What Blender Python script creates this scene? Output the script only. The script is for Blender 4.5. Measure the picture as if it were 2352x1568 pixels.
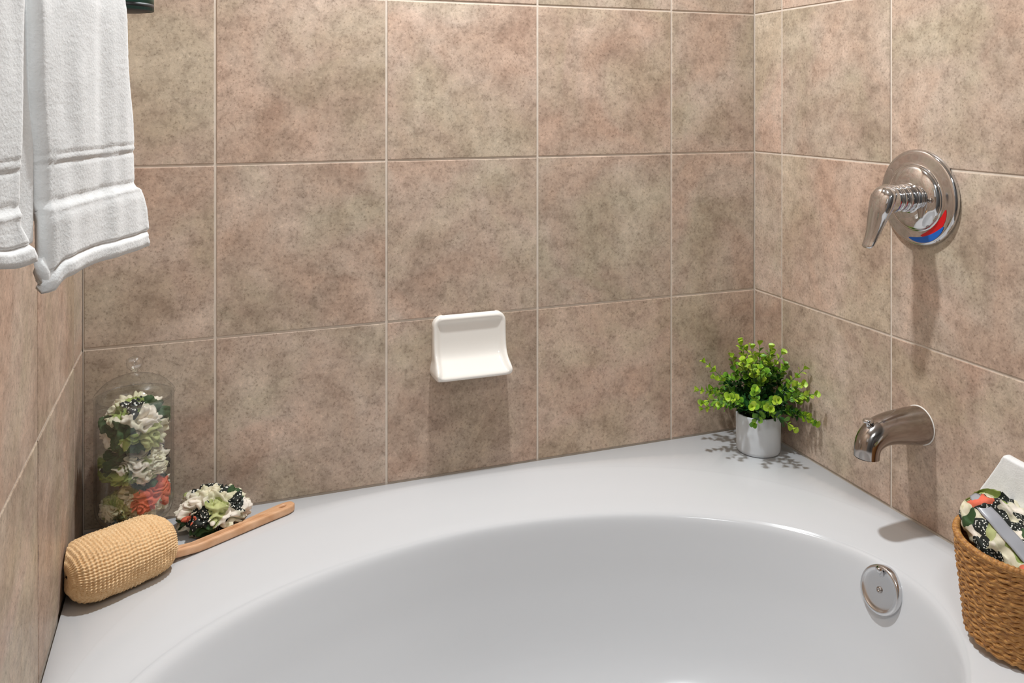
import bpy, bmesh, math, random
from math import sin, cos, pi, radians, sqrt, atan2, hypot
from mathutils import Vector, Matrix, noise
random.seed(7)
for o in list(bpy.data.objects): bpy.data.objects.remove(o)
S = bpy.context.scene
C = S.collection

# ------------------------------------------------------------------ camera, light, exposure
W = 1.468; DECK = 0.5; CEIL = 2.42; FRONT = -3.2; TUBF = -1.2
TH = radians(19.98); CAM = Vector((0.2145, -1.72, 1.2922))
cd = bpy.data.cameras.new('camera'); cam = bpy.data.objects.new('camera', cd); C.objects.link(cam)
cam.location = CAM; cam.rotation_euler = (radians(90), 0, -TH)
cd.sensor_width = 36; cd.lens = 1928/2352*36; cd.shift_y = -(784-231)/2352; cd.clip_start = 0.02
S.camera = cam
wd = bpy.data.worlds.new('world'); S.world = wd; wd.use_nodes = True
wd.node_tree.nodes['Background'].inputs[0].default_value = (0.8, 0.85, 0.9, 1)
wd.node_tree.nodes['Background'].inputs[1].default_value = 0.3
S.view_settings.view_transform = 'Standard'; S.view_settings.look = 'None'
S.view_settings.gamma = 1; S.view_settings.use_curve_mapping = False
S.view_settings.exposure = 0.09
LAMP = (0.72, -0.42, CEIL-0.012)
def area(name, loc, size, power, col=(1, 0.97, 0.93), shape='DISK', spread=180):
    l = bpy.data.lights.new(name, 'AREA'); l.shape = shape; l.size = size; l.energy = power; l.color = col
    l.spread = radians(spread)
    o = bpy.data.objects.new(name, l); C.objects.link(o); o.location = loc; return o
area('alcove_lamp', LAMP, 0.09, 26.0, (0.925, 0.97, 1.0))
area('added_fill_lamp', (0.28, -1.95, CEIL-0.05), 0.36, 11.5, (0.925, 0.97, 1.0))  # fill light added out of view to lift the alcove shadows

# ------------------------------------------------------------------ helpers
def gpos(o):
    p = Vector((0, 0, 0))
    while o: p += o.location; o = o.parent
    return p
def tag(o, label=None, cat=None, group=None, kind=None):
    if label: o['label'] = label
    if cat: o['category'] = cat
    if group: o['group'] = group
    if kind: o['kind'] = kind
    return o
def thing(name, loc, label, cat, group=None):
    o = bpy.data.objects.new(name, None); C.objects.link(o); o.location = loc; o.empty_display_size = 0.02
    return tag(o, label, cat, group)
def mesh(name, V, F, mats, smooth=True, mi=None):
    m = bpy.data.meshes.new(name); m.from_pydata([tuple(v) for v in V], [], F)
    if not isinstance(mats, (list, tuple)): mats = [mats]
    for k in mats: m.materials.append(k)
    if mi: m.polygons.foreach_set('material_index', mi)
    m.polygons.foreach_set('use_smooth', [smooth]*len(m.polygons)); m.update()
    return m
def obj(name, V, F, mats, parent=None, smooth=True, mi=None, origin=None, fix=True):
    """V in world coordinates; stored relative to parent (and to origin)."""
    base = gpos(parent) if parent else Vector((0, 0, 0))
    org = Vector(origin) if origin is not None else base
    V = [Vector(v)-org for v in V]
    m = mesh(name, V, F, mats, smooth, mi)
    if fix:
        b = bmesh.new(); b.from_mesh(m); bmesh.ops.recalc_face_normals(b, faces=b.faces); b.to_mesh(m); b.free()
    o = bpy.data.objects.new(name, m); C.objects.link(o); o.location = org-base
    if parent: o.parent = parent
    return o
def grid(fn, nu, nv, cu=False, cv=False, cap0=False, cap1=False):
    V = [fn(i/(nu if cu else nu-1), j/(nv if cv else nv-1)) for j in range(nv) for i in range(nu)]
    F = []
    for j in range(nv if cv else nv-1):
        for i in range(nu if cu else nu-1):
            a = j*nu+i; b = j*nu+(i+1) % nu; c = ((j+1) % nv)*nu+(i+1) % nu; d = ((j+1) % nv)*nu+i
            F.append((a, b, c, d))
    if cap0: F.append(tuple(range(nu))[::-1])
    if cap1: F.append(tuple(range((nv-1)*nu, nv*nu)))
    return V, F
def lathe(prof, n, org=(0, 0, 0), ax='Z', cap0=False, cap1=False):
    org = Vector(org)
    def f(u, v):
        r, h = prof[int(round(v*(len(prof)-1)))]; a = 2*pi*u
        if ax == 'Z': return org+Vector((r*cos(a), r*sin(a), h))
        if ax == '-X': return org+Vector((-h, r*cos(a), r*sin(a)))
    return grid(f, n, len(prof), cu=True, cap0=cap0, cap1=cap1)
def join(*parts):
    V, F = [], []
    for v, f in parts:
        k = len(V); V += v; F += [tuple(i+k for i in q) for q in f]
    return V, F
def box(x0, x1, y0, y1, z0, z1):
    V = [Vector((x, y, z)) for x in (x0, x1) for y in (y0, y1) for z in (z0, z1)]
    return V, [(0, 1, 3, 2), (4, 6, 7, 5), (0, 4, 5, 1), (2, 3, 7, 6), (0, 2, 6, 4), (1, 5, 7, 3)]
def cr(P, n):
    """Catmull-Rom resample of tuples"""
    out = []; m = len(P)
    for i in range(m-1):
        p0 = P[max(i-1, 0)]; p1 = P[i]; p2 = P[i+1]; p3 = P[min(i+2, m-1)]
        for k in range(n):
            t = k/n
            out.append(tuple(0.5*((2*b)+(-a+c)*t+(2*a-5*b+4*c-d)*t*t+(-a+3*b-3*c+d)*t**3) for a, b, c, d in zip(p0, p1, p2, p3)))
    out.append(tuple(P[-1])); return out
def lerp(a, b, t): return a+(b-a)*t
def sm(a, b, x):
    t = min(1, max(0, (x-a)/(b-a))); return t*t*(3-2*t)
def tube(path, rad, n=12, cap=True):
    path = [Vector(p) for p in path]; N = len(path); V = []; F = []
    up = Vector((0.13, 0.21, 0.97)).normalized()
    for i, p in enumerate(path):
        t = (path[min(i+1, N-1)]-path[max(i-1, 0)]).normalized()
        a = t.cross(up).normalized(); b = a.cross(t); up = b
        r = rad[i] if isinstance(rad, (list, tuple)) else rad
        for k in range(n):
            w = 2*pi*k/n; V.append(p+a*(r*cos(w))+b*(r*sin(w)))
    for i in range(N-1):
        for k in range(n):
            F.append((i*n+k, i*n+(k+1) % n, (i+1)*n+(k+1) % n, (i+1)*n+k))
    if cap: F.append(tuple(range(n))); F.append(tuple(range((N-1)*n, N*n)))
    return V, F
def subsurf(o, l):
    m = o.modifiers.new('s', 'SUBSURF'); m.levels = l; m.render_levels = l

# ------------------------------------------------------------------ materials
class Mt:
    def __init__(s, name):
        s.m = bpy.data.materials.new(name); s.m.use_nodes = True; s.t = s.m.node_tree; s.n = s.t.nodes
        s.b = s.n['Principled BSDF']; s.o = s.n['Material Output']
    def node(s, ty, **kw):
        n = s.n.new(ty)
        for k, v in kw.items():
            if k in n.inputs: n.inputs[k].default_value = v
            else: setattr(n, k, v)
        return n
    def l(s, a, b): s.t.links.new(a, b); return s
    def ramp(s, fac, stops, interp='LINEAR'):
        r = s.n.new('ShaderNodeValToRGB'); r.color_ramp.interpolation = interp; e = r.color_ramp.elements
        while len(e) < len(stops): e.new(0.5)
        for i, (p, c) in enumerate(stops):
            e[i].position = p; e[i].color = (*c, 1) if len(c) == 3 else c
        s.l(fac, r.inputs[0]); return r
    def mix(s, fac, a, b, blend='MIX'):
        n = s.n.new('ShaderNodeMix'); n.data_type = 'RGBA'; n.blend_type = blend
        for k, v in ((0, fac), (6, a), (7, b)):
            if isinstance(v, bpy.types.NodeSocket): s.l(v, n.inputs[k])
            else: n.inputs[k].default_value = v if k == 0 else (*v, 1)
        return n.outputs[2]
    def bump(s, h, strength, dist):
        b = s.n.new('ShaderNodeBump'); b.inputs['Strength'].default_value = strength; b.inputs['Distance'].default_value = dist
        s.l(h, b.inputs['Height']); s.l(b.outputs[0], s.b.inputs['Normal']); return b
def simple(name, col, rough=0.5, metal=0.0, coat=0.0, spec=None):
    M = Mt(name); M.b.inputs['Base Color'].default_value = (*col, 1); M.b.inputs['Roughness'].default_value = rough
    M.b.inputs['Metallic'].default_value = metal; M.b.inputs['Coat Weight'].default_value = coat
    if spec is not None: M.b.inputs['Specular IOR Level'].default_value = spec
    M2 = M
    return M2.m
def grainy(name, c1, c2, scale, rough, bump=0.0, dist=0.001, detail=6):
    M = Mt(name); tc = M.node('ShaderNodeNewGeometry'); n = M.node('ShaderNodeTexNoise', Scale=scale, Detail=detail)
    M.l(tc.outputs['Position'], n.inputs['Vector']); r = M.ramp(n.outputs[0], [(0.3, c1), (0.7, c2)])
    M.l(r.outputs[0], M.b.inputs['Base Color']); M.b.inputs['Roughness'].default_value = rough
    if bump: M.bump(n.outputs[0], bump, dist)
    return M.m
def tile_mat():
    M = Mt('stone_look_tile'); g = M.node('ShaderNodeNewGeometry'); oi = M.node('ShaderNodeObjectInfo')
    rv = M.node('ShaderNodeVectorMath', operation='SCALE'); M.l(oi.outputs['Location'], rv.inputs[0]); rv.inputs['Scale'].default_value = 7.3
    ad = M.node('ShaderNodeVectorMath', operation='ADD'); M.l(g.outputs['Position'], ad.inputs[0]); M.l(rv.outputs[0], ad.inputs[1])
    P = ad.outputs[0]
    def nz(sc, det, rough=0.6, dist=0.0):
        n = M.node('ShaderNodeTexNoise', Scale=sc, Detail=det, Roughness=rough, Distortion=dist); M.l(P, n.inputs['Vector']); return n.outputs[0]
    big = M.ramp(nz(7, 5, 0.6, 0.4), [(0.30, (0.385, 0.290, 0.225)), (0.45, (0.465, 0.365, 0.288)), (0.56, (0.515, 0.415, 0.335)), (0.72, (0.585, 0.485, 0.400))])
    hue = M.ramp(nz(4.2, 3, 0.5, 0.8), [(0.38, (1.05, 0.97, 0.95)), (0.48, (1.01, 0.99, 0.99)), (0.64, (0.97, 1.01, 0.96))])
    c = M.mix(1.0, big.outputs[0], hue.outputs[0], 'MULTIPLY')
    med = M.ramp(nz(42, 6, 0.72), [(0.32, (0.72, 0.71, 0.70)), (0.5, (1, 1, 1)), (0.68, (1.18, 1.18, 1.17))])
    c = M.mix(1.0, c, med.outputs[0], 'MULTIPLY')
    fine = M.ramp(nz(210, 4, 0.7), [(0.32, (0.62, 0.60, 0.58)), (0.46, (0.98, 0.98, 0.98)), (0.58, (1, 1, 1)), (0.70, (1.25, 1.25, 1.24))])
    c = M.mix(1.0, c, fine.outputs[0], 'MULTIPLY')
    tint = M.ramp(oi.outputs['Random'], [(0, (1.04, 0.965, 0.93)), (0.35, (0.97, 0.97, 0.955)), (0.7, (1.02, 1.01, 1.0)), (1, (1.06, 1.02, 1.0))])
    c = M.mix(1.0, c, tint.outputs[0], 'MULTIPLY')
    M.l(c, M.b.inputs['Base Color'])
    rr = M.ramp(nz(30, 4), [(0.3, (0.36,)*3), (0.7, (0.48,)*3)]); M.l(rr.outputs[0], M.b.inputs['Roughness'])
    M.b.inputs['Specular IOR Level'].default_value = 0.22
    M.bump(nz(120, 5, 0.7), 0.20, 0.0012)
    return M.m
def towel_mat():
    M = Mt('white_terry'); g = M.node('ShaderNodeNewGeometry')
    n = M.node('ShaderNodeTexNoise', Scale=420, Detail=3); M.l(g.outputs['Position'], n.inputs['Vector'])
    n2 = M.node('ShaderNodeTexNoise', Scale=60, Detail=4); M.l(g.outputs['Position'], n2.inputs['Vector'])
    s = M.node('ShaderNodeMath', operation='ADD'); M.l(n.outputs[0], s.inputs[0]); M.l(n2.outputs[0], s.inputs[1])
    r = M.ramp(n2.outputs[0], [(0.3, (0.80, 0.80, 0.79)), (0.7, (0.88, 0.88, 0.87))]); M.l(r.outputs[0], M.b.inputs['Base Color'])
    M.b.inputs['Roughness'].default_value = 0.95; M.b.inputs['Sheen Weight'].default_value = 0.25
    M.b.inputs['Specular IOR Level'].default_value = 0.1
    M.bump(s.outputs[0], 0.45, 0.0009); return M.m
def floral(name, seed, sc=26.0, coral=0.5, dark=0.5):
    M = Mt(name); tc = M.node('ShaderNodeTexCoord'); ad = M.node('ShaderNodeVectorMath', operation='ADD')
    M.l(tc.outputs['Object'], ad.inputs[0]); ad.inputs[1].default_value = (seed*1.7, seed*0.9, seed*2.3)
    wn = M.node('ShaderNodeTexNoise', Scale=30, Detail=2); M.l(ad.outputs[0], wn.inputs['Vector'])
    wv = M.node('ShaderNodeVectorMath', operation='SCALE'); M.l(wn.outputs['Color'], wv.inputs[0]); wv.inputs['Scale'].default_value = 0.035
    pv = M.node('ShaderNodeVectorMath', operation='ADD'); M.l(ad.outputs[0], pv.inputs[0]); M.l(wv.outputs[0], pv.inputs[1])
    v = M.node('ShaderNodeTexVoronoi', Scale=sc); M.l(pv.outputs[0], v.inputs['Vector'])
    sep = M.node('ShaderNodeSeparateColor'); M.l(v.outputs['Color'], sep.inputs[0])
    base = M.ramp(sep.outputs[0], [(0, (0.80, 0.74, 0.56)), (0.20, (0.86, 0.78, 0.68)), (0.42, (0.34, 0.42, 0.12)),
        (0.52, (0.52, 0.54, 0.24)), (0.62, (0.012, 0.016, 0.012)), (0.62+0.24*dark, (0.035, 0.085, 0.022)), (min(1.0, 0.97-0.12*coral), (0.80, 0.16, 0.09))], 'CONSTANT')
    pet = M.ramp(v.outputs['Distance'], [(0.0, (0.72, 0.70, 0.45)), (0.20, (1, 1, 1)), (0.42, (0.98, 0.97, 0.94)), (0.62, (0.70, 0.72, 0.62))])
    c = M.mix(0.85, base.outputs[0], pet.outputs[0], 'MULTIPLY')
    d = M.node('ShaderNodeTexVoronoi', Scale=sc*6.2); M.l(ad.outputs[0], d.inputs['Vector'])
    dots = M.ramp(d.outputs['Distance'], [(0.0, (1, 1, 1)), (0.30, (0, 0, 0))], 'CONSTANT')
    isd = M.ramp(sep.outputs[0], [(0, (0, 0, 0)), (0.62, (1, 1, 1)), (0.62+0.24*dark, (0, 0, 0))], 'CONSTANT')
    k = M.mix(1.0, dots.outputs[0], isd.outputs[0], 'MULTIPLY')
    c = M.mix(k, c, (0.85, 0.84, 0.76)); M.l(c, M.b.inputs['Base Color'])
    M.b.inputs['Roughness'].default_value = 0.75; return M.m
def glass_mat():
    M = Mt('clear_thin_glass'); tr = M.node('ShaderNodeBsdfTransparent'); gl = M.node('ShaderNodeBsdfGlossy', Roughness=0.02)
    lw = M.node('ShaderNodeLayerWeight', Blend=0.5)
    tint = M.ramp(lw.outputs['Facing'], [(0.0, (0.985, 0.99, 0.988)), (0.75, (0.96, 0.97, 0.97)), (1.0, (0.72, 0.74, 0.76))])
    M.l(tint.outputs[0], tr.inputs[0])
    fr = M.ramp(lw.outputs['Facing'], [(0.0, (0.05,)*3), (0.6, (0.09,)*3), (0.85, (0.26,)*3), (1.0, (0.65,)*3)]); mx = M.node('ShaderNodeMixShader')
    M.l(fr.outputs[0], mx.inputs[0]); M.l(tr.outputs[0], mx.inputs[1]); M.l(gl.outputs[0], mx.inputs[2])
    M.l(mx.outputs[0], M.o.inputs['Surface']); M.n.remove(M.b); return M.m
def leaf_mat(name, c1, c2):
    M = Mt(name); g = M.node('ShaderNodeNewGeometry'); n = M.node('ShaderNodeTexNoise', Scale=70, Detail=2); M.l(g.outputs['Position'], n.inputs['Vector'])
    r = M.ramp(n.outputs[0], [(0.35, c1), (0.65, c2)]); M.l(r.outputs[0], M.b.inputs['Base Color'])
    M.b.inputs['Roughness'].default_value = 0.42
    M.b.inputs['Transmission Weight'].default_value = 0.0
    return M.m
def wood_mat():
    M = Mt('pale_beech_wood'); tc = M.node('ShaderNodeTexCoord'); mp = M.node('ShaderNodeMapping'); mp.inputs['Scale'].default_value = (6, 90, 60)
    mp.inputs['Rotation'].default_value = (0, 0, -radians(28))
    M.l(tc.outputs['Object'], mp.inputs[0]); n = M.node('ShaderNodeTexNoise', Scale=1.0, Detail=5); M.l(mp.outputs[0], n.inputs['Vector'])
    r = M.ramp(n.outputs[0], [(0.3, (0.60, 0.31, 0.15)), (0.7, (0.76, 0.46, 0.27))]); M.l(r.outputs[0], M.b.inputs['Base Color'])
    M.b.inputs['Roughness'].default_value = 0.42; return M.m
def basket_mat():
    M = Mt('seagrass'); g = M.node('ShaderNodeNewGeometry'); mp = M.node('ShaderNodeMapping'); mp.inputs['Scale'].default_value = (60, 60, 260)
    M.l(g.outputs['Position'], mp.inputs[0]); n = M.node('ShaderNodeTexNoise', Scale=1.6, Detail=5, Roughness=0.7); M.l(mp.outputs[0], n.inputs['Vector'])
    r = M.ramp(n.outputs[0], [(0.30, (0.13, 0.045, 0.010)), (0.46, (0.36, 0.155, 0.036)), (0.60, (0.54, 0.27, 0.075)), (0.76, (0.76, 0.48, 0.19))])
    M.l(r.outputs[0], M.b.inputs['Base Color']); M.b.inputs['Roughness'].default_value = 0.6; M.bump(n.outputs[0], 0.4, 0.001); return M.m

TILE = tile_mat(); GROUT = grainy('grout', (0.62, 0.53, 0.44), (0.70, 0.61, 0.52), 60, 0.85, 0.2)
PAINT = grainy('wall_paint', (0.24, 0.24, 0.24), (0.28, 0.28, 0.28), 40, 0.8)
CEILM = grainy('ceiling_paint', (0.58, 0.58, 0.57), (0.62, 0.62, 0.61), 50, 0.9)
FLOORM = grainy('floor_vinyl', (0.20, 0.15, 0.11), (0.32, 0.25, 0.19), 9, 0.5)
CAULK = simple('caulk', (0.62, 0.60, 0.57), 0.5)
ACRYL = Mt('white_acrylic'); ACRYL.b.inputs['Base Color'].default_value = (0.635, 0.643, 0.655, 1)
ACRYL.b.inputs['Roughness'].default_value = 0.13; ACRYL.b.inputs['Specular IOR Level'].default_value = 0.3; ACRYL = ACRYL.m
CERAM = simple('cream_ceramic', (0.86, 0.82, 0.76), 0.12, spec=0.5)
SATINC = simple('satin_chrome', (0.68, 0.68, 0.69), 0.18, 1.0)
CHROME = simple('chrome', (0.66, 0.66, 0.67), 0.06, 1.0)
NICKEL = simple('dark_chrome', (0.42, 0.39, 0.37), 0.13, 1.0)
BLACKM = simple('black', (0.012, 0.012, 0.012), 0.5)
TOWEL = towel_mat(); WOOD = wood_mat(); GLASS = glass_mat(); SEAG = basket_mat()

# ------------------------------------------------------------------ room shell
def slab(name, x0, x1, y0, y1, z0, z1, mat, kind=True):
    V, F = box(x0, x1, y0, y1, z0, z1); o = obj(name, V, F, mat, None, False, origin=((x0+x1)/2, (y0+y1)/2, z0))
    if kind: o['kind'] = 'structure'
    return o
T = 0.12; B0 = 0.0016
slab('floor', -T, W+T, FRONT-T, T, -0.1, 0.0, FLOORM)
slab('ceiling', -T, W+T, FRONT-T, T, CEIL, CEIL+0.1, CEILM)
wall_back = slab('wall_back', 0, W, B0, T, 0, CEIL, GROUT)
wall_left = slab('wall_left', -T, -B0, TUBF-0.08, T, 0, CEIL, GROUT)
wall_right = slab('wall_right', W+B0, W+T, TUBF-0.08, T, 0, CEIL, GROUT)
slab('wall_left_entry', -T, 0, FRONT, TUBF-0.08, 0, CEIL, PAINT)
slab('wall_right_entry', W, W+T, FRONT, TUBF-0.08, 0, CEIL, PAINT)
slab('wall_front', -T, W+T, FRONT-T, FRONT, 0, CEIL, PAINT)
added_door = slab('added_door_1', 0.35, 1.15, FRONT, FRONT+0.035, 0.0, 2.03, simple('added_door_paint', (0.10, 0.08, 0.07), 0.4))  # unseen dark panel added to give the chrome something dark to reflect
V, F = lathe([(0.0, 0), (0.024, 0.0), (0.026, 0.012), (0.012, 0.02), (0.014, 0.04), (0.028, 0.05), (0.028, 0.065), (0.0, 0.075)], 20)
V = [Vector((1.08+v.x, FRONT+0.035+v.z, 1.0+v.y)) for v in V]; obj('added_door_handle', V, F, CHROME, added_door)

# tiles: every one an object of its own; bevelled slab standing 3 mm proud of the grout bed
PITCH = 0.3340; J = 0.0048
_tm = {}
def tile_mesh(w, h):
    k = (round(w, 4), round(h, 4))
    if k in _tm: return _tm[k]
    b = 0.0011; d = B0
    V = []
    for (ww, hh, dd) in ((w/2, h/2, 0), (w/2, h/2, d-b*0.7), (w/2-b*0.4, h/2-b*0.4, d-b*0.2), (w/2-b, h/2-b, d)):
        V += [(-ww, -dd, -hh), (ww, -dd, -hh), (ww, -dd, hh), (-ww, -dd, hh)]
    F = []
    for r in range(3):
        for i in range(4): F.append((r*4+i, r*4+(i+1) % 4, r*4+4+(i+1) % 4, r*4+4+i))
    F.append((12, 13, 14, 15))
    m = mesh('tile', V, F, TILE, False); _tm[k] = m; return m
def tiles(wall, cols, to_world, rotz):
    base = gpos(wall); rows = [(DECK-0.006+0.006, DECK+PITCH)]
    z = DECK
    rows = []
    while z < CEIL-0.02:
        z1 = min(z+PITCH, CEIL); rows.append((z, z1)); z += PITCH
    # the row below the deck line only shows behind the tub rim
    for (a, b) in cols:
        for (z0, z1) in rows:
            w = b-a-J; h = z1-z0-J
            if w < 0.01 or h < 0.01: continue
            o = bpy.data.objects.new('tile', tile_mesh(w, h)); C.objects.link(o); o.parent = wall
            p = to_world((a+b)/2, (z0+z1)/2); o.location = p-base
            o.rotation_euler = (radians(random.uniform(-0.10, 0.10)), 0, rotz+radians(random.uniform(-0.10, 0.10)))
xs = [0, 0.230, 0.5640, 0.9000, 1.2370, W]
tiles(wall_back, list(zip(xs[:-1], xs[1:])), lambda a, z: Vector((a, B0, z)), 0)
ys = [0, 0.103, 0.4340, 0.768, 1.102, 1.28]
tiles(wall_left, list(zip(ys[:-1], ys[1:])), lambda a, z: Vector((-B0, -a, z)), radians(90))
tiles(wall_right, list(zip(ys[:-1], ys[1:])), lambda a, z: Vector((W+B0, -a, z)), radians(-90))

# recessed lamp over the tub, and a fixture for the added fill lamp
def downlight(loc, r, label, strength):
    t = thing('ceiling_light', (loc[0], loc[1], CEIL), label, 'light')
    V, F = lathe([(r, -0.0), (r, -0.004), (r+0.012, -0.010), (r+0.03, -0.006), (r+0.034, 0.0)], 40, (loc[0], loc[1], CEIL))
    obj('trim_ring', V, F, CEILM, t)
    M = Mt('lens'); M.b.inputs['Emission Color'].default_value = (1, 0.97, 0.93, 1); M.b.inputs['Emission Strength'].default_value = strength
    V, F = lathe([(0.0001, -0.002), (r*0.5, -0.002), (r, -0.001)], 40, (loc[0], loc[1], CEIL)); obj('lens', V, F, M.m, t)
downlight(LAMP, 0.082, 'round recessed ceiling lamp above the middle of the bathtub', 6)
downlight((0.28, -1.95, 0), 0.19, 'wide round fill lamp added out of view on the ceiling in front of the bathtub', 4)  # glowing disc and ring added for the unseen fill light

# ------------------------------------------------------------------ bathtub
tub = thing('bathtub', (0.70, -0.60, 0.0), 'glossy white oval garden bathtub filling the tiled alcove', 'bathtub')
TC = Vector((0.70, -0.60))
X0, X1, Y0, Y1 = 0.002, W-0.002, TUBF, -0.002
NA = 192
def ell(phi, a_r, a_l, b, n=2.0):
    c, s_ = cos(phi), sin(phi); a = a_r if c > 0 else a_l
    r = (abs(c/a)**n+abs(s_/b)**n)**(-1/n); return Vector((r*c, r*s_))
def rect(phi):
    c, s_ = cos(phi), sin(phi); t = 1e9
    if c > 1e-9: t = min(t, (X1-TC.x)/c)
    if c < -1e-9: t = min(t, (X0-TC.x)/c)
    if s_ > 1e-9: t = min(t, (Y1-TC.y)/s_)
    if s_ < -1e-9: t = min(t, (Y0-TC.y)/s_)
    return Vector((t*c, t*s_))
prof = cr([(0.0, 0.5000, 0), (0.10, 0.5000, 0), (0.45, 0.4965, 0), (0.80, 0.489, 0), (0.95, 0.4835, 0), (1.0, 0.480, 0),
           (1.03, 0.4735, 0), (1.055, 0.458, 0), (1.10, 0.415, 0), (1.18, 0.345, 0), (1.34, 0.255, 0), (1.60, 0.180, 0), (1.9, 0.145, 0), (2.4, 0.132, 0), (3.0, 0.13, 0)], 4)
def tubpt(phi, q):
    o = ell(phi, 0.735, 0.685, 0.565, 2.25); i = ell(phi, 0.640, 0.640, 0.400, 2.0)
    if q <= 1: return o.lerp(i, q)
    k = q-1
    # toward the flat bottom; the left (backrest) end slopes more
    left = sm(0.1, -0.9, cos(phi))
    s_ = 1-0.0*k
    tgt = 1-(0.40*k if k < 0.4 else 0.16+(k-0.4)*0.525)
    tgt = max(0.0, tgt-left*0.20*sin(min(1, k)*pi/2)*(1-k/2)) if k < 2 else 0
    return i*max(0.0, tgt)
V = []; F = []
import itertools
phis = [2*pi*i/NA for i in range(NA)]
corners = [atan2(y-TC.y, x-TC.x) % (2*pi) for x in (X0, X1) for y in (Y0, Y1)]
for c in corners:
    k = min(range(NA), key=lambda i: abs(phis[i]-c)); phis[k] = c
rings = []
for (ins, z) in ((0, 0.0), (0, 0.25), (0, 0.494), (0.0004, 0.4985), (0.0015, 0.5)):
    rings.append([(TC+rect(p)*(1-ins/0.7)).to_3d()+Vector((0, 0, z)) for p in phis])
for (q, z, _) in prof: rings.append([(TC+tubpt(p, q)).to_3d()+Vector((0, 0, z)) for p in phis])
for r in rings[:-1]: V += r
for j in range(len(rings)-2):
    for i in range(NA):
        F.append((j*NA+i, j*NA+(i+1) % NA, (j+1)*NA+(i+1) % NA, (j+1)*NA+i))
V.append(Vector((TC.x, TC.y, 0.13))); k = (len(rings)-2)*NA
for i in range(NA): F.append((k+i, k+(i+1) % NA, len(V)-1))
shell = obj('tub_shell', V, F, ACRYL, tub)
# overflow plate on the faucet end
def tubz(phi, z):
    for a, b in zip(prof[:-1], prof[1:]):
        if a[1] >= z >= b[1] and a[0] >= 1.0:
            t = (a[1]-z)/(a[1]-b[1]+1e-9); return (TC+tubpt(phi, lerp(a[0], b[0], t))).to_3d()+Vector((0, 0, z))
ph = atan2(0.030, 0.60)
pc = tubz(ph, 0.442); e1 = (tubz(ph+0.05, 0.442)-tubz(ph-0.05, 0.442)).normalized(); e2 = (tubz(ph, 0.465)-tubz(ph, 0.41)).normalized()
nn = e1.cross(e2).normalized()
if nn.x > 0: nn = -nn
e1 = e2.cross(nn).normalized()
def onplate(r, a, h): return pc+e1*(r*cos(a))+e2*(r*sin(a))+nn*h
pp = cr([(0.0395, -0.008), (0.0400, 0.004), (0.0392, 0.009), (0.0375, 0.0115), (0.034, 0.0120), (0.030, 0.0105), (0.015, 0.0098), (0.0002, 0.0096)], 3)
ov = obj('overflow_plate', *grid(lambda u, v: onplate(pp[int(round(v*(len(pp)-1)))][0], 2*pi*u, pp[int(round(v*(len(pp)-1)))][1]), 48, len(pp), cu=True), SATINC, tub)
ov['label'] = 'round chrome overflow plate'
sc_ = [(0.0052, 0.008), (0.0052, 0.0115), (0.0042, 0.0128), (0.0015, 0.0122), (0.0002, 0.0105)]
obj('screw', *grid(lambda u, v: onplate(sc_[int(round(v*4))][0], 2*pi*u, sc_[int(round(v*4))][1]), 20, 5, cu=True), NICKEL, ov)
lv = [onplate(0.024, pi*0.5, 0.010), onplate(0.031, pi*0.5, 0.016), onplate(0.036, pi*0.5, 0.024)]
obj('trip_lever', *tube(lv, [0.004, 0.0042, 0.005], 10), CHROME, ov)
# ------------------------------------------------------------------ soap dish
def soap_dish():
    xc, zb, w, H = 0.741, 0.703, 0.0815, 0.136
    t = thing('soap_dish', (xc, 0, zb), 'cream ceramic soap dish with a curved tray fixed to the back wall tiles', 'soap dish')
    prot = cr([(0.0, 0.010), (0.03, 0.030), (0.08, 0.047), (0.14, 0.053), (0.20, 0.050), (0.30, 0.034), (0.42, 0.021), (0.6, 0.0155), (0.8, 0.014), (0.94, 0.0135), (0.985, 0.010), (1.0, 0.004)], 5)
    inte = cr([(0.0, 0.010), (0.03, 0.031), (0.08, 0.050), (0.125, 0.052), (0.16, 0.046), (0.20, 0.038), (0.27, 0.026), (0.36, 0.014), (0.5, 0.0085), (0.7, 0.007), (0.86, 0.008), (0.91, 0.0125), (0.95, 0.0145), (0.985, 0.0105), (1.0, 0.004)], 5)
    def ev(tb, v):
        for a, b in zip(tb[:-1], tb[1:]):
            if a[0] <= v <= b[0]+1e-9: return lerp(a[1], b[1], (v-a[0])/(b[0]-a[0]+1e-9))
        return tb[-1][1]
    vs = [0.5-0.5*cos(pi*i/60) for i in range(61)]
    us = [-1, -0.998, -0.985, -0.96, -0.92, -0.88, -0.84, -0.80, -0.7, -0.5, -0.25, 0, 0.25, 0.5, 0.7, 0.80, 0.84, 0.88, 0.92, 0.96, 0.985, 0.998, 1]
    def f(u, v):
        v = vs[int(round(v*60))]; u = us[int(round(u*(len(us)-1)))]; z = zb+v*H
        rr = 0.022; d = min(v*H, (1-v)*H); hw = w if d > rr else w-rr+sqrt(max(0, rr*rr-(rr-d)**2))
        hw += 0.004*sm(0.35, 0.12, v)
        au = abs(u); P = ev(prot, v); I = ev(inte, v)
        if au > 0.999: y = 0.0
        elif au > 0.99: y = P*0.55
        elif au > 0.98: y = P*0.86
        elif au > 0.95: y = P
        elif au > 0.91: y = P*0.99+0.0005
        else: y = lerp(P, I, sm(0.93, 0.78, au))
        return Vector((xc+u*hw, -y, z))
    o = obj('dish_body', *grid(f, len(us), 61), CERAM, t); subsurf(o, 1)
soap_dish()

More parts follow.
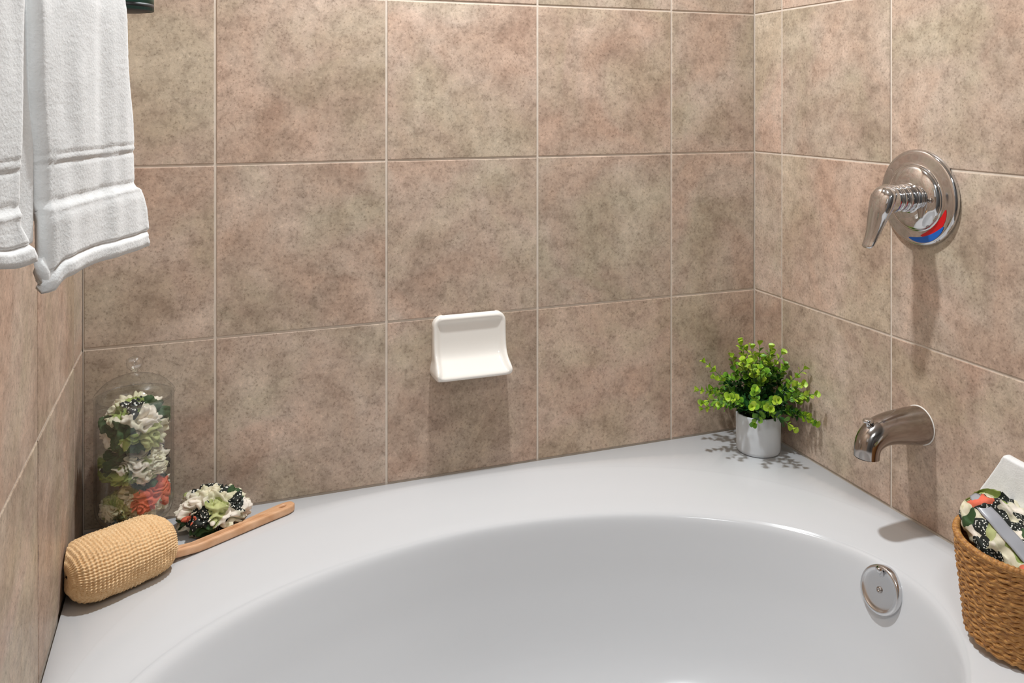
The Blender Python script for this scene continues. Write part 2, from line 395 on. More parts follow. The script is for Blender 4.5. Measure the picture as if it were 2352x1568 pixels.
# ------------------------------------------------------------------ shower valve
VZ = 1.112; VY = -0.507
valve = thing('shower_valve', (W, VY, VZ), 'round chrome shower valve with a single lever on the right wall', 'faucet')
pl = cr([(0.0885, 0.0), (0.0896, 0.003), (0.0890, 0.007), (0.0865, 0.0100), (0.0830, 0.0112), (0.0790, 0.0118), (0.0700, 0.0128), (0.0640, 0.0138), (0.0615, 0.0150), (0.0600, 0.0185),
         (0.0560, 0.0225), (0.0460, 0.0270), (0.038, 0.0290), (0.030, 0.0300), (0.022, 0.0305), (0.0002, 0.0305)], 3)
plate = obj('escutcheon', *lathe(pl, 96, (W, VY, VZ), '-X'), CHROME, valve)
def arc(a0, a1, r0, r1, h, name, mat):
    def f(u, v):
        a = lerp(a0, a1, u); wdt = sin(pi*min(1, max(0, u)))**0.6
        rm = (r0+r1)/2+0.0; r = rm+(v-0.5)*(r1-r0)*max(0.03, wdt)
        hh = h(r)
        return Vector((W-hh, VY+r*cos(a), VZ+r*sin(a)))
    o = obj(name, *grid(f, 40, 5), mat, plate); return o
def ph_(r):
    for a, b in zip(pl[:-1], pl[1:]):
        if a[0] >= r >= b[0] and a[0] < 0.0885: return lerp(b[1], a[1], (r-b[0])/(a[0]-b[0]+1e-9))+0.0005
    return 0.0073
o = arc(radians(178+14), radians(178+82), 0.0640, 0.0770, ph_, 'hot_mark', simple('red_enamel', (0.62, 0.008, 0.012), 0.3)); o['label'] = 'red hot water mark'
o = arc(radians(178+38), radians(178+104), 0.0725, 0.0840, lambda r: ph_(r)+0.0004, 'cold_mark', simple('blue_enamel', (0.008, 0.12, 0.50), 0.3)); o['label'] = 'blue cold water mark'
sl = cr([(0.030, 0.018), (0.0300, 0.026), (0.0285, 0.030), (0.0255, 0.032), (0.0262, 0.035), (0.0262, 0.046), (0.0245, 0.048), (0.0235, 0.0485), (0.0245, 0.0495), (0.0250, 0.058), (0.0235, 0.061), (0.020, 0.062)], 2)
obj('sleeve', *lathe(sl, 48, (W, VY, VZ), '-X'), CHROME, valve)
hb = cr([(0.019, 0.060), (0.0235, 0.063), (0.0265, 0.070), (0.0265, 0.080), (0.0235, 0.092), (0.017, 0.100), (0.008, 0.104), (0.0002, 0.105)], 4)
hub = obj('handle_hub', *lathe(hb, 48, (W, VY, VZ), '-X'), CHROME, valve)
P = cr([(W-0.086, VY-0.002, VZ+0.022, 0.014, 0.010), (W-0.088, VY-0.001, VZ+0.010, 0.027, 0.016), (W-0.092, VY+0.001, VZ-0.012, 0.0275, 0.016), (W-0.096, VY+0.006, VZ-0.034, 0.0235, 0.012), (W-0.100, VY+0.010, VZ-0.056, 0.0185, 0.009),
        (W-0.104, VY+0.014, VZ-0.074, 0.0155, 0.0075), (W-0.109, VY+0.016, VZ-0.086, 0.0140, 0.006), (W-0.1105, VY+0.017, VZ-0.0905, 0.010, 0.003)], 4)
def lev(u, v):
    x, y, z, a, b = P[int(round(v*(len(P)-1)))]; w = 2*pi*u
    return Vector((x-0.97*b*sin(w), y+a*cos(w), z-0.24*b*sin(w)))
obj('lever', *grid(lev, 24, len(P), cu=True, cap0=True, cap1=True), CHROME, valve)
for a in (radians(0), radians(180)):
    obj('screw', *lathe([(0.0045, 0.024), (0.0045, 0.0295), (0.003, 0.0305), (0.0002, 0.0303)], 16, (W, VY+0.048*cos(a), VZ+0.048*sin(a)), '-X'), NICKEL, plate)

# ------------------------------------------------------------------ tub spout
SY = -0.505
spout = thing('tub_spout', (W, SY, 0.686), 'dark chrome tub spout with a diverter knob low on the right wall', 'faucet')
P = cr([(W, 0.686, 0.0345, 0.0345), (1.455, 0.6865, 0.0345, 0.0345), (1.425, 0.6885, 0.032, 0.0315), (1.395, 0.6890, 0.029, 0.0285), (1.370, 0.6850, 0.027, 0.0262), (1.352, 0.6740, 0.0250, 0.0240), (1.3445, 0.6600, 0.0240, 0.0215), (1.343, 0.6445, 0.0235, 0.0205)], 5)
def sp(u, v):
    i = int(round(v*(len(P)-1))); x, z, ry, rn = P[i]; a, b = P[max(i-1, 0)], P[min(i+1, len(P)-1)]
    tx, tz = b[0]-a[0], b[1]-a[1]; l = hypot(tx, tz); tx /= l; tz /= l; w = 2*pi*u
    return Vector((x-tz*rn*sin(w)*-1*-1, SY+ry*cos(w), z+tx*rn*sin(w)))
obj('spout_body', *grid(sp, 40, len(P), cu=True), NICKEL, spout)
x, z, ry, rn = P[-1]
V, F = lathe([(0.0235, 0.0), (0.0195, -0.001), (0.018, 0.004), (0.018, 0.016), (0.0001, 0.016)], 32, (x, SY, z))
V = [Vector((x+(v.x-x)*0.88, v.y, v.z)) for v in V]; lip = obj('outlet', V, F, BLACKM, spout)
obj('diverter_knob', *lathe(cr([(0.0035, -0.012), (0.0035, 0.002), (0.0085, 0.0045), (0.0092, 0.0075), (0.0075, 0.0105), (0.0002, 0.0115)], 3), 24, (1.3465, SY, 0.702)), CHROME, spout)
obj('wall_flange', *lathe([(0.0350, 0.0), (0.0360, 0.0008), (0.0358, 0.0018), (0.0345, 0.0022)], 40, (W, SY, 0.686), '-X'), CERAM, spout)

# ------------------------------------------------------------------ towels on a rack, left foreground
FWD = Vector((sin(TH), cos(TH), 0)); RGT = Vector((cos(TH), -sin(TH), 0))
TD = Vector((0.329, 0.944, 0)).normalized(); TN = Vector((TD.y, -TD.x, 0)); TP = Vector((0.101, -1.019, 0))
def px_s(x):      # distance along the towel plane seen at photo column x
    r = FWD+RGT*((x-1176)/1928); c = Vector((CAM.x, CAM.y, 0))
    t = (TP-c).dot(TN)/r.dot(TN); return (c+r*t-TP).dot(TD)
def twp(s, n, z): return TP+TD*s+TN*n+Vector((0, 0, z))
RAILZ = 1.500
rack = thing('towel_rack', tuple(twp(0.24, -0.012, 1.38)), 'dark green round rack post with a black underside behind the towels', 'towel rack')
GREEN = simple('dark_green_lacquer', (0.016, 0.085, 0.055), 0.3)
gc = twp(0.222, 0.013, 0)
gc = Vector((0.1365, -0.79, 0))
post = obj('post', *lathe(cr([(0.0272, 1.388), (0.0275, 1.395), (0.0275, 1.53), (0.0255, 1.542), (0.018, 1.547), (0.0002, 1.548)], 3), 40, gc), GREEN, rack)
o = obj('foot_cap', *lathe([(0.0002, 1.3820), (0.021, 1.3820), (0.0262, 1.3835), (0.0275, 1.3860), (0.0275, 1.3895), (0.0272, 1.3895)], 40, gc), BLACKM, rack); o['label'] = 'black cap under the post'
rl = [gc+Vector((0, 0, RAILZ))+(TP+TD*s-TP)*1 for s in (-0.01, -0.75)]
rail_dir = (twp(-0.62, -0.020, RAILZ)-(gc+Vector((0, 0, RAILZ)))).normalized()
RA = gc+Vector((0, 0, RAILZ)); RB = RA+rail_dir*0.78
obj('rail', *tube([RA, RB], 0.0075, 16), GREEN, rack)
for p in (RA, RB): obj('wall_bracket', *tube([p, Vector((0.0, p.y, p.z))], 0.007, 12), GREEN, rack)
def rail_n(s):    # rail offset from the towel plane at station s
    a = (RA-TP).dot(TD); b = (RB-TP).dot(TD); t = (s-a)/(b-a); return lerp((RA-TP).dot(TN), (RB-TP).dot(TN), t)
def towel(name, label, sL, sR, zbot, bands, thick, noff, zback, seed, ns=44, corner=None, flare=0.0, tlabel=None):
    """sheet draped over the rail: front panel down to zbot(u), back panel to zback"""
    root = thing(name, tuple(twp(lerp(sL(1.3), sR(1.3), .5), 0, RAILZ)), label, 'towel', None)
    nz = 190; nb = 40
    def f(u, v):
        q = v*(nz+nb+12-1)
        if q <= nz:                       # front, bottom -> top
            t = q/nz; zb = zbot(u); z = lerp(zb, RAILZ, t); s = lerp(sL(z), sR(z), u)
            n = noff + (rail_n(s)+0.010+thick-noff)*sm(1.36, RAILZ, z)
            # soft folds and fluff
            n += 0.0045*noise.noise(Vector((s*22, z*2.0, seed)))+0.0018*noise.noise(Vector((s*50, z*10, seed+3)))+0.0003*noise.noise(Vector((s*300, z*300, seed)))
            for (b0, b1) in bands:
                if b0 < z < b1: n -= 0.0010
                for zz in (b0, b1):
                    d = abs(z-zz)
                    if d < 0.0035: n += 0.0009*cos(d/0.0035*pi/2) if zz == b0 else -0.0008*cos(d/0.0035*pi/2)
                    d = abs(z-zz-0.006)
                    if d < 0.002: n -= 0.0007
            hz = zb+0.013
            if z < hz: n += 0.0016*sm(zb, zb+0.004, z)
            if abs(z-hz) < 0.002: n -= 0.0016
            n += flare*sm(1.215, 1.20, z)*0.5
            e = min(u, 1-u)*(sR(z)-sL(z)); n -= 0.006*(1-sm(0, 0.008, e))
            return twp(s, n, z)
        if q <= nz+12:
            a = (q-nz)/12*pi; s = lerp(sL(RAILZ), sR(RAILZ), u); r = 0.010+thick
            return twp(s, rail_n(s)+r*cos(a), RAILZ+r*sin(a))
        t = (q-nz-12)/(nb-1); z = lerp(RAILZ, zback, t); s = lerp(sL(max(z, 1.16)), sR(max(z, 1.16)), u)
        n = lerp(rail_n(s)-0.010-thick, noff-0.030, sm(0, 0.5, t))
        return twp(s, n, z)
    o = obj('folded_cloth', *grid(f, ns, nz+nb+12), TOWEL, root, fix=False)
    m = o.modifiers.new('thick', 'SOLIDIFY'); m.thickness = thick; m.offset = -1; m.use_even_offset = False
    return root
def tab(pts):
    def g(z):
        if z >= pts[0][0]: return pts[0][1]
        for a, b in zip(pts[:-1], pts[1:]):
            if a[0] >= z >= b[0]: return lerp(a[1], b[1], (a[0]-z)/(a[0]-b[0]))
        return pts[-1][1]
    return g
# widths per height, read along the towel plane
sB_R = tab([(1.50, px_s(296)), (1.385, px_s(299)), (1.33, px_s(303)), (1.305, px_s(308)), (1.275, px_s(317)), (1.245, px_s(321)), (1.213, px_s(320)), (1.2085, px_s(333)), (1.19, px_s(341)), (1.170, px_s(344)), (1.164, px_s(339)), (1.155, px_s(344))])
sB_L = tab([(1.50, px_s(74)), (1.38, px_s(78)), (1.30, px_s(86)), (1.24, px_s(102)), (1.21, px_s(104)), (1.16, px_s(106))])
def zbB(u): return 1.1555+0.0015*sin(u*5)-0.007*sm(0.12, 0.03, u)
tB = towel('bath_towel', 'white towel hanging in full view before the back wall, its pointed corner drooping', sB_L, sB_R, zbB, [(1.2115, 1.2455)], 0.010, 0.0, 1.20, 3.0, flare=0.004)
def layer(root, name, sa, sb, z0, z1, n0, n1, seed, th=0.007):
    def f(u, v):
        z = lerp(z0+(z1-z0)*0, RAILZ-0.02, v) if False else lerp(z0+z1*u, RAILZ-0.02, v)
        s = lerp(sa(z), sb(z), u); n = lerp(n0, n1, u)+0.002*noise.noise(Vector((s*40, z*3, seed)))
        w = sm(1.36, RAILZ, z); n = lerp(n, rail_n(s)+0.014, w)
        return twp(s, n, z)
    o = obj(name, *grid(f, 12, 60), TOWEL, root, fix=False); m = o.modifiers.new('t', 'SOLIDIFY'); m.thickness = th; m.offset = -1; subsurf(o, 1)
layer(tB, 'inner_layer', tab([(1.5, px_s(60)), (1.25, px_s(48)), (1.17, px_s(50))]), tab([(1.5, px_s(84)), (1.25, px_s(100)), (1.17, px_s(100))]), 1.183, 0.0035, -0.010, -0.006, 9)
# the drooping corner tip under the near edge
V, F = tube([twp(px_s(108), -0.006, 1.175), twp(px_s(112), -0.004, 1.163), twp(px_s(116), -0.003, 1.155), twp(px_s(119), -0.002, 1.1515), twp(px_s(119), -0.002, 1.1495)], [0.004, 0.0048, 0.0035, 0.0026, 0.001], 12)
obj('corner_tip', V, F, TOWEL, tB)
sA_R = tab([(1.50, px_s(56)), (1.36, px_s(60)), (1.30, px_s(55)), (1.24, px_s(50)), (1.205, px_s(48)), (1.19, px_s(66)), (1.17, px_s(86))])
sA_L = tab([(1.50, px_s(-230)), (1.17, px_s(-240))])
def zbA(u):
    s = lerp(px_s(-240), px_s(86), u); zc = (twp(s, 0, 0)-Vector((CAM.x, CAM.y, 0))).dot(FWD)
    return CAM.z-(lerp(616, 596, sm(px_s(20), px_s(86), s))-231)*zc/1928
towel('bath_towel', 'white towel at the left edge of the photo, next to the longer hanging one', sA_L, sA_R, zbA, [(1.213, 1.244)], 0.010, 0.004, 1.20, 11.0)

# ------------------------------------------------------------------ crumpled floral cloth things
def scrunch(name, c, rx, ry, rz, mat, label, seed, group=None, folds=9, amp=0.22, flat=0.0, zmin=None, twist=1.0, lim=None):
    root_loc = Vector((c[0], c[1], c[2]-rz))
    def f(u, v):
        a = 2*pi*u; b = pi*(v-0.5)*0.999
        d = Vector((cos(b)*cos(a), cos(b)*sin(a), sin(b)))
        p = d*2.3+Vector((seed, seed*2, seed*3))
        w = noise.noise(p)*1.6*twist
        r = 1+amp*(abs(sin(folds*0.5*(a+w)+2.1*b))-0.5)*(0.35+0.65*cos(b))+amp*0.9*(noise.noise(d*3.5+Vector((seed*5, 1, 2))))+amp*0.45*abs(noise.noise(d*8+Vector((seed, 7, 2))))
        q = Vector((c[0]+rx*r*d.x, c[1]+ry*r*d.y, c[2]+rz*r*d.z))
        if zmin is not None and q.z < zmin: q.z = zmin+0.0008*sin(a*7)**2
        if lim:
            dx, dy = q.x-lim[0], q.y-lim[1]; k = hypot(dx, dy)
            if k > lim[2]: q.x = lim[0]+dx*lim[2]/k; q.y = lim[1]+dy*lim[2]/k
        if zmin and q.z < DECK+0.019 and zmin < 0.51:
            pr = -0.4617*(q.x-0.080)+0.887*(q.y+0.201)
            if pr < 0.014: q.z = DECK+0.019
        if q.y > -0.006: q.y = -0.006
        return q
    o = obj(name, *grid(f, 160, 90, cu=True), mat, None, origin=root_loc)
    return tag(o, label, 'scrunchie', group)
FL = [floral('floral_print_%d' % i, s, sc, co, da) for i, (s, sc, co, da) in enumerate([(4.1, 26, -1, 0.5), (8.7, 27, -1, 0.9), (5.2, 30, 1.3, 0.4), (12.9, 32, 0.5, 0.8), (19.3, 46, 0.0, 1.1)])]

# ------------------------------------------------------------------ glass jar
JX, JY = 0.0925, -0.0705
jar = thing('glass_jar', (JX, JY, DECK), 'tall clear footed glass jar with a domed lid in the left tub corner', 'jar')
JR = 0.066
outer = cr([(0.0002, 0.507), (0.030, 0.507), (0.046, 0.5045), (0.047, 0.5005), (0.040, 0.5005)], 2)
body = [(0.044, 0.5005), (0.046, 0.503), (0.040, 0.508), (0.018, 0.514), (0.010, 0.522), (0.012, 0.531), (0.026, 0.537), (0.047, 0.543), (0.060, 0.554), (0.0655, 0.572), (JR, 0.60), (JR, 0.70), (JR, 0.765), (JR+0.001, 0.770),
        (JR-0.002, 0.771), (JR-0.003, 0.765), (JR-0.003, 0.70), (JR-0.003, 0.60), (0.062, 0.574), (0.056, 0.559), (0.043, 0.549), (0.022, 0.5445), (0.0002, 0.543)]
body = [(0.0002, 0.5005)]+cr(body, 4)
JZ = lambda z: 0.5+(z-0.5)*0.966
body = [(a, JZ(z)) for a, z in body]
obj('jar_body', *lathe(body, 64, (JX, JY, 0)), GLASS, jar)
lid = cr([(JR-0.0045, 0.760), (JR-0.0045, 0.7725), (JR+0.0015, 0.7735), (JR+0.0015, 0.7765), (0.062, 0.784), (0.050, 0.796), (0.032, 0.805), (0.014, 0.810), (0.0002, 0.811)], 4)
lo = obj('lid', *lathe([(a, JZ(z)) for a, z in lid], 64, (JX, JY, 0)), GLASS, jar)
knob = cr([(0.0135, 0.8105), (0.0085, 0.813), (0.0062, 0.8165), (0.0068, 0.820), (0.0115, 0.824), (0.0140, 0.831), (0.0120, 0.839), (0.006, 0.8435), (0.0002, 0.844)], 3)
KG = glass_mat(); KG.name = 'thick_knob_glass'
for n_ in KG.node_tree.nodes:
    if n_.type == 'VALTORGB' and len(n_.color_ramp.elements) == 4:
        for e_, c_ in zip(n_.color_ramp.elements, (0.18, 0.28, 0.45, 0.8)): e_.color = (c_, c_, c_, 1)
ko = obj('lid_knob', *lathe([(a, JZ(z)) for a, z in knob], 40, (JX, JY, 0)), KG, lo)
LM = (JX, JY, JR-0.006)
G = 'floral scrunchies inside the glass jar'
scrunch('scrunchie', (JX+0.017, JY-0.006, 0.588), 0.040, 0.043, 0.032, FL[2], 'coral and cream floral scrunchie at the bottom of the glass jar', 2.3, G, 9, 0.30, lim=LM, zmin=0.546)
scrunch('scrunchie', (JX-0.026, JY-0.016, 0.574), 0.026, 0.032, 0.022, FL[0], 'small cream floral scrunchie low on the left inside the glass jar', 4.4, G, 7, 0.28, lim=LM, zmin=0.545)
scrunch('scrunchie', (JX-0.002, JY-0.002, 0.643), 0.053, 0.050, 0.029, FL[1], 'cream and dark green floral scrunchie halfway up inside the glass jar', 6.1, G, 11, 0.30, lim=LM)
scrunch('scrunchie', (JX+0.002, JY-0.002, 0.713), 0.051, 0.050, 0.043, FL[0], 'topmost green and cream floral scrunchie inside the glass jar, under the lid', 9.2, G, 8, 0.30, lim=LM)
scrunch('scrunchie', (0.2235, -0.070, DECK+0.034), 0.054, 0.042, 0.039, FL[3], 'floral scrunchie lying loose on the tub deck behind the wooden handle', 14.2, None, 8, 0.30, zmin=DECK+0.0005)

# ------------------------------------------------------------------ bath brush
bd = Vector((cos(radians(27.5)), sin(radians(27.5)), 0)); bn = Vector((-bd.y, bd.x, 0))
BC = Vector((0.0800, -0.201, DECK))
brush = thing('bath_brush', tuple(BC), 'tan knitted sisal bath brush with a long pale wooden handle', 'bath brush')
HL, HW, HT = 0.088, 0.058, 0.042
def head(u, v):
    a = 2*pi*u; x = -1+2*v; x = sin(x*pi/2)*0.9999; 
    k = (1-min(1, abs(x))**4.6)**(1/2.6); 
    taper = 1.0-0.07*x
    ca, sa = cos(a), sin(a); m = 2.5
    r = (abs(ca)**m+abs(sa)**m)**(-1/m)
    rib = 0.00085*(sin(x*HL*2*pi/0.0062))*sm(0, 0.4, k)+0.00085*sin(a*58+0.6*sin(x*19))*sm(0.1, 0.5, k)+0.0016*noise.noise(Vector((x*4, ca*3, sa*3)))
    if x < -0.86: rib += 0
    w = HW*taper*k*r*ca+rib*ca*1.4; t = HT*k*r*sa+rib*sa*1.4
    xx = x*HL
    if x < -0.97: xx += 0.006*(1-hypot(w/0.03, t/0.02)) if hypot(w/0.03, t/0.02) < 1 else 0
    p = BC+bd*xx+bn*w+Vector((0, 0, HT+0.0006+t))
    if p.x < 0.0035: p.x = 0.0035-0.0004*sin(a*40)
    if p.z < DECK+0.0008: p.z = DECK+0.0008
    return p
M = Mt('knitted_sisal'); g = M.node('ShaderNodeNewGeometry'); n = M.node('ShaderNodeTexNoise', Scale=260, Detail=4); M.l(g.outputs['Position'], n.inputs['Vector'])
r = M.ramp(n.outputs[0], [(0.3, (0.70, 0.44, 0.21)), (0.7, (0.93, 0.68, 0.40))]); M.l(r.outputs[0], M.b.inputs['Base Color']); M.b.inputs['Roughness'].default_value = 0.85
M.bump(n.outputs[0], 0.5, 0.0015); SISAL = M.m
o = obj('scrubber_head', *grid(head, 360, 230, cu=True), SISAL, brush); o['label'] = 'tan knitted sisal head'
# handle: flat wooden bar with a slot at its end (2D curve with a hole, extruded and bevelled)
def handle():
    L0 = 0.070; L1 = 0.328
    cu = bpy.data.curves.new('handle', 'CURVE'); cu.dimensions = '2D'; cu.fill_mode = 'BOTH'; cu.extrude = 0.0035; cu.bevel_depth = 0.0038; cu.bevel_resolution = 3
    up = [(L0, 0.0070), (0.13, 0.0062), (0.18, 0.0066), (0.24, 0.0085), (0.300, 0.0105), (0.315, 0.0098), (0.324, 0.0066), (L1-0.001, 0.003)]
    up = cr(up, 3); pts = up+[(x, -y) for x, y in reversed(up)]
    def spl(P):
        s_ = cu.splines.new('POLY'); s_.points.add(len(P)-1); s_.use_cyclic_u = True
        for q, (x, y) in zip(s_.points, P): q.co = (x, y, 0, 1)
    spl(pts)
    spl([(0.306+0.0105*cos(a), 0.0075*sin(a)) for a in [2*pi*i/24 for i in range(24)]])
    ob = bpy.data.objects.new('handle_curve', cu); C.objects.link(ob)
    dg = bpy.context.evaluated_depsgraph_get(); m = bpy.data.meshes.new_from_object(ob.evaluated_get(dg)); bpy.data.objects.remove(ob)
    V = []
    for v in m.vertices:
        x, y, z = v.co; zz = DECK+0.0085+0.008*sm(0.14, 0.07, x)+z
        V.append(BC+bd*x+bn*(y*0.92-0.004+0.006*sm(0.14, 0.31, x))+Vector((0, 0, zz-BC.z)))
    F = [tuple(p.vertices) for p in m.polygons]
    o = obj('handle', V, F, WOOD, brush, smooth=False); o['label'] = 'pale wooden handle with a slot at its tip'
handle()

# ------------------------------------------------------------------ potted plant
PX, PY = 1.390, -0.1215
plant = thing('potted_plant', (PX, PY, DECK), 'small bright green leafy plant in a plain white pot in the right tub corner', 'plant')
POTM = simple('matte_white_pot', (0.64, 0.66, 0.68), 0.7, spec=0.2)
pot = [(0.0002, 0.5004), (0.044, 0.5004), (0.0475, 0.503), (0.0485, 0.509), (0.0490, 0.55), (0.0495, 0.585), (0.0490, 0.5875), (0.0470, 0.5875), (0.0462, 0.585), (0.0458, 0.55), (0.0450, 0.515), (0.0002, 0.513)]
obj('pot', *lathe(pot, 64, (PX, PY, 0)), POTM, plant)
def soil(u, v):
    a = 2*pi*u; r = 0.0462*v+0.0002; return Vector((PX+r*cos(a), PY+r*sin(a), 0.574+0.004*noise.noise(Vector((r*cos(a)*90, r*sin(a)*90, 1)))))
obj('soil', *grid(soil, 32, 10, cu=True), grainy('soil', (0.01, 0.008, 0.006), (0.03, 0.024, 0.016), 300, 0.9), plant)
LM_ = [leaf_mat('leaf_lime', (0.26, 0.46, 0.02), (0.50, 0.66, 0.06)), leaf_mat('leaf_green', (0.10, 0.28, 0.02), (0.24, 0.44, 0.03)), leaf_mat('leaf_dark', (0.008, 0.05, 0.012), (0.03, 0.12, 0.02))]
STEM = simple('plant_stem', (0.06, 0.13, 0.02), 0.6)
LV = []; LF = []
for i, (t, w) in enumerate([(0, 0.05), (0.22, 0.28), (0.5, 0.46), (0.75, 0.48), (0.93, 0.28)]):
    for s_ in (-1, 0, 1): LV.append(Vector((t, s_*w, 0.10*sin(t*pi)+0.10*abs(s_)*w*2)))
LV.append(Vector((1.02, 0, 0.0)))
for i in range(4):
    for k in range(2): LF.append((i*3+k, i*3+k+1, i*3+3+k+1, i*3+3+k))
LF += [(12, 13, 15), (13, 14, 15)]
leafmesh = [mesh('leaf', LV, LF, m) for m in LM_]
SPR = []
rnd = random.Random(21)
def addsprig(az, el, L, dirn=None):
    d = Vector((cos(el)*cos(az), cos(el)*sin(az), sin(el)))
    p0 = Vector((PX+0.028*rnd.uniform(-1, 1), PY+0.028*rnd.uniform(-1, 1), 0.575)); pts = []
    for i in range(9):
        t = i/8; q = p0+Vector((d.x*L*t*t**0.3, d.y*L*t*t**0.3, max(0.06, d.z)*L*t+0.035*sin(t*pi*0.6)*(1-d.z)))
        q.z -= 0.03*t*t*(1-d.z)
        q.x = min(q.x, W-0.016-0.004*(1-t)); q.y = min(q.y, -0.015); q.z = max(q.z, 0.512) if i > 4 else q.z
        pts.append(q)
    SPR.append(pts)
for i in range(64):
    az = 2*pi*i*0.618+rnd.uniform(-0.2, 0.2); el = radians([78, 62, 48, 34, 22, 12][i % 6]+rnd.uniform(-8, 8))
    addsprig(az, el, rnd.uniform(0.100, 0.150)*(0.92 if i % 6 > 2 else 1.10))
addsprig(radians(195), radians(20), 0.155); addsprig(radians(-62), radians(8), 0.125); addsprig(radians(-75), radians(35), 0.15)
leaves = []
sprobj = []
for si, pts in enumerate(SPR):
    V, F = tube(pts, [0.0014*(1-0.5*i/8) for i in range(9)], 5)
    sprobj.append(obj('sprig', V, F, STEM, plant, origin=pts[0]))
    sparse = si == 64
    nl = 9 if not sparse else 12
    for k in range(nl):
        t = 0.30+0.70*k/(nl-1); x = t*8; i = min(7, int(x)); q = pts[i].lerp(pts[i+1], x-i); tn = (pts[i+1]-pts[i]).normalized()
        for s_ in ((0, 1) if k < nl-1 else (0, 1, 2)):
            an = k*1.57+s_*pi+rnd.uniform(-0.4, 0.4) if k < nl-1 else s_*2.1+k
            a = tn.orthogonal().normalized(); b = tn.cross(a)
            side = a*cos(an)+b*sin(an); ld = (side*0.85+tn*(0.55 if k < nl-1 else 1.1)+Vector((0, 0, 0.18))).normalized()
            up = (tn-ld*tn.dot(ld)).normalized(); lat = up.cross(ld)
            sz = rnd.uniform(0.012, 0.0165)*(1.05-0.3*abs(t-0.6))*(0.72 if sparse else 1)
            Mx = Matrix((ld, lat, up)).transposed().to_4x4(); Mx = Matrix.Translation(q)@Mx@Matrix.Diagonal((sz, sz, sz, 1))
            tip = Mx@Vector((1, 0, 0))
            if tip.x > W-0.004 or tip.y > -0.004 or tip.z < 0.503 or q.x > W-0.012 or q.y > -0.010: continue
            if hypot(tip.x-PX, tip.y-PY) < 0.052 and tip.z < 0.59: continue
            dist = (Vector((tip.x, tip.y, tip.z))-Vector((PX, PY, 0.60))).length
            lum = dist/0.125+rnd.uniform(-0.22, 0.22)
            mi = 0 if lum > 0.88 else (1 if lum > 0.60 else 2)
            leaves.append((-(tip-CAM).length, si, Mx, mi))
leaves.sort(key=lambda l: -l[0])
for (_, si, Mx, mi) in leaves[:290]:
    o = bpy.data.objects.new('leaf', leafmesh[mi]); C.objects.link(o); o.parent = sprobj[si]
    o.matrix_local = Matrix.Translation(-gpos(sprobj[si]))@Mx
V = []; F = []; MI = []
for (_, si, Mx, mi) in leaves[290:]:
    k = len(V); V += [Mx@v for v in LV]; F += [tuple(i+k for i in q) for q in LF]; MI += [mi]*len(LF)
fo = obj('foliage', V, F, LM_, plant, mi=MI, fix=False); fo['kind'] = 'stuff'

# ------------------------------------------------------------------ woven basket with its contents
KX, KY = 1.3575, -0.820
basket = thing('wicker_basket', (KX, KY, DECK), 'brown woven seagrass basket standing on the tub rim by the right wall', 'basket')
NR = 19; KH = 0.138
def brad(h): return 0.089+0.0145*sm(-0.2, 1.1, h)
for r_ in range(NR):
    h = (r_+0.5)/NR; z = DECK+0.001+h*KH; R0 = brad(h)-0.0035; tw = 34
    rn = random.Random(r_); pa = rn.uniform(0, 6.28)
    def f(u, v, z=z, R0=R0, pa=pa, s_=(1 if r_ % 2 else 1), rs=r_):
        a = 2*pi*u; w = 2*pi*v; tt = tw*a/1+pa
        lobe = 0.0036*(1+0.26*cos(2*(w-tt*0.5)+3*noise.noise(Vector((cos(a)*6, sin(a)*6, rs*2.2)))))*(1+0.25*noise.noise(Vector((cos(a)*14, sin(a)*14, rs))))
        zz = z+0.0014*noise.noise(Vector((cos(a)*5, sin(a)*5, rs*3.1)))
        return Vector((KX+(R0+lobe*1.0*cos(w))*cos(a), KY+(R0+lobe*cos(w))*sin(a), max(DECK+0.0005, zz+lobe*1.25*sin(w))))
    obj('coil', *grid(f, 420, 10, cu=True, cv=True), SEAG, basket)
V, F = lathe([(0.0002, DECK+0.001), (0.084, DECK+0.001), (0.084, DECK+0.005), (0.0002, DECK+0.005)], 48, (KX, KY, 0)); obj('basket_base', V, F, SEAG, basket)
obj('rim', *grid(lambda u, v: Vector((KX+(0.0990+0.0055*cos(2*pi*v)+0.0008*sin(u*2*pi*90))*cos(2*pi*u), KY+(0.0990+0.0055*cos(2*pi*v)+0.0008*sin(u*2*pi*90))*sin(2*pi*u), DECK+KH+0.002+0.0052*sin(2*pi*v)+0.0010*sin(u*2*pi*90))), 360, 10, cu=True, cv=True), SEAG, basket)

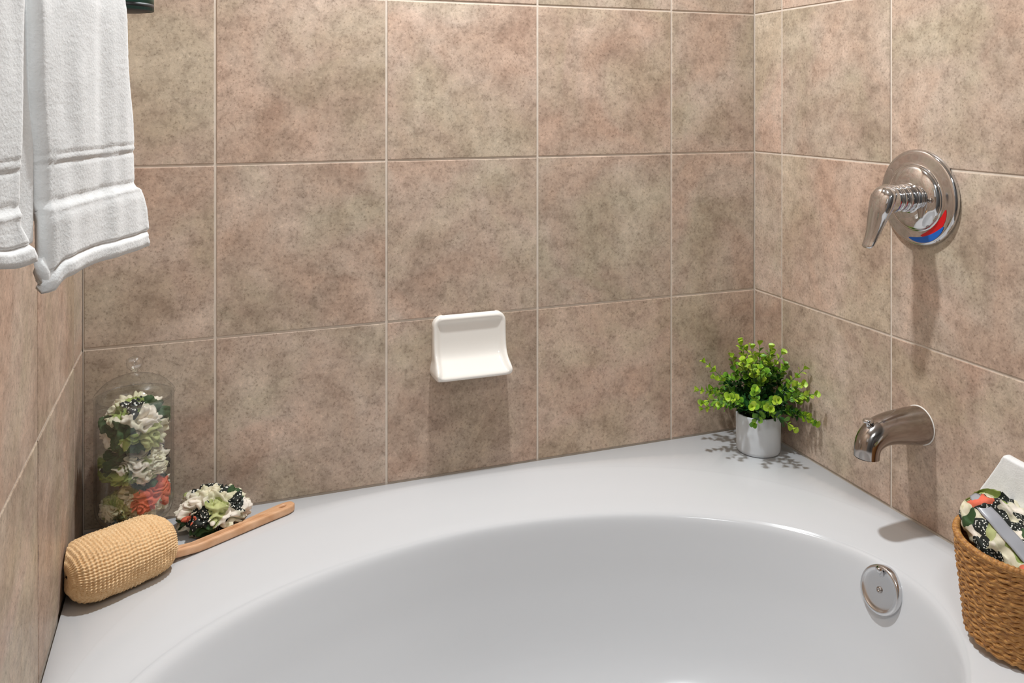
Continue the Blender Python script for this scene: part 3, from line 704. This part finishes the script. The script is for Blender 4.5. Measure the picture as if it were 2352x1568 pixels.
# floral rolled pouch with a grey satin ribbon, resting in the basket
RB_ = DECK+KH
vd = Vector((sin(radians(-42)), -cos(radians(-42)), 0))      # runs down-right in the photo
fd = Vector((0.04, -0.86, -0.50)).normalized()                # long axis of the pouch
fs = fd.cross(Vector((0, 0, 1))).normalized(); fu = fs.cross(fd).normalized()
if fs.x > 0: fs = -fs
FC = Vector((KX-0.020, KY+0.010, RB_-0.004))
pouch = thing('fabric_pouch', tuple(FC), 'cream, green and black floral cloth pouch tied with grey ribbon in the basket', 'pouch')
def pf(u, v):
    a = 2*pi*u; x = sin((v*2-1)*pi/2); k = (1-abs(x)**4)**(1/2.5); ca, sa = cos(a), sin(a)
    wv = 0.0035*sin(x*9+ca*3)+0.007*noise.noise(Vector((x*3, ca*2, sa*2)))
    p = FC+fd*(x*0.083)+fs*((0.052*k)*ca+wv)+fu*((0.034*k)*sa+wv+0.003*sin(ca*5)+0.007*noise.noise(Vector((x*7, ca*4, sa*4+9)))+0.003*abs(noise.noise(Vector((x*14, ca*7, sa*7+2)))))
    dx, dy = p.x-KX, p.y-KY; r = hypot(dx, dy); lim = 0.090 if p.z < RB_+0.008 else 0.104
    if r > lim: p.x = KX+dx*lim/r; p.y = KY+dy*lim/r
    if p.x > W-0.006: p.x = W-0.006
    return p
fb = obj('cloth', *grid(pf, 120, 80, cu=True), FL[4], pouch)
SAT = simple('grey_satin', (0.36, 0.37, 0.40), 0.22, spec=0.8)
def rbn(off, wd, lift, nm):
    def f(u, v):
        x = -0.95+1.9*u; k = (1-abs(x)**4)**(1/2.5); a = off+(v-0.5)*wd
        return FC+fd*(x*0.083)+fs*(0.054*k*cos(a))+fu*((0.037)*k*sin(a)+lift+0.0004*sin(x*14))
    o = obj(nm, *grid(f, 50, 6), SAT, pouch); m = o.modifiers.new('t', 'SOLIDIFY'); m.thickness = 0.0008; return o
o = rbn(radians(52), radians(24), 0.003, 'ribbon'); o['label'] = 'grey satin ribbon'
# frilled corner of the pouch
# white folded hand towel standing at the back of the basket
ht = thing('hand_towel', (KX+0.04, KY, RB_), 'white folded hand towel standing upright in the woven basket', 'towel')
hc = Vector((1.425, -0.700, 0))
def hf(u, v):
    z = lerp(RB_-0.085, 0.738, v); xt = 1.392
    yl = lerp(-0.758, -0.703, sm(RB_-0.01, RB_+0.022, z)); yl = lerp(yl, -0.742, min(1, max(0, (z-0.665)/0.062)))-0.006*sm(0.728, 0.738, z)
    yy = lerp(yl, -0.890, u); z -= 0.010*u*sm(RB_, 0.72, z)
    x = xt+0.003*noise.noise(Vector((yy*20, z*9, 4)))
    dx, dy = x-KX, yy-KY; r = hypot(dx, dy)
    if z < RB_+0.004 and r > 0.082: x = KX+dx*0.082/r; yy = KY+dy*0.082/r
    return Vector((x, yy, z))
o = obj('folded_cloth', *grid(hf, 40, 50), TOWEL, ht, fix=False); m = o.modifiers.new('t', 'SOLIDIFY'); m.thickness = 0.016; m.offset = 0; subsurf(o, 1)
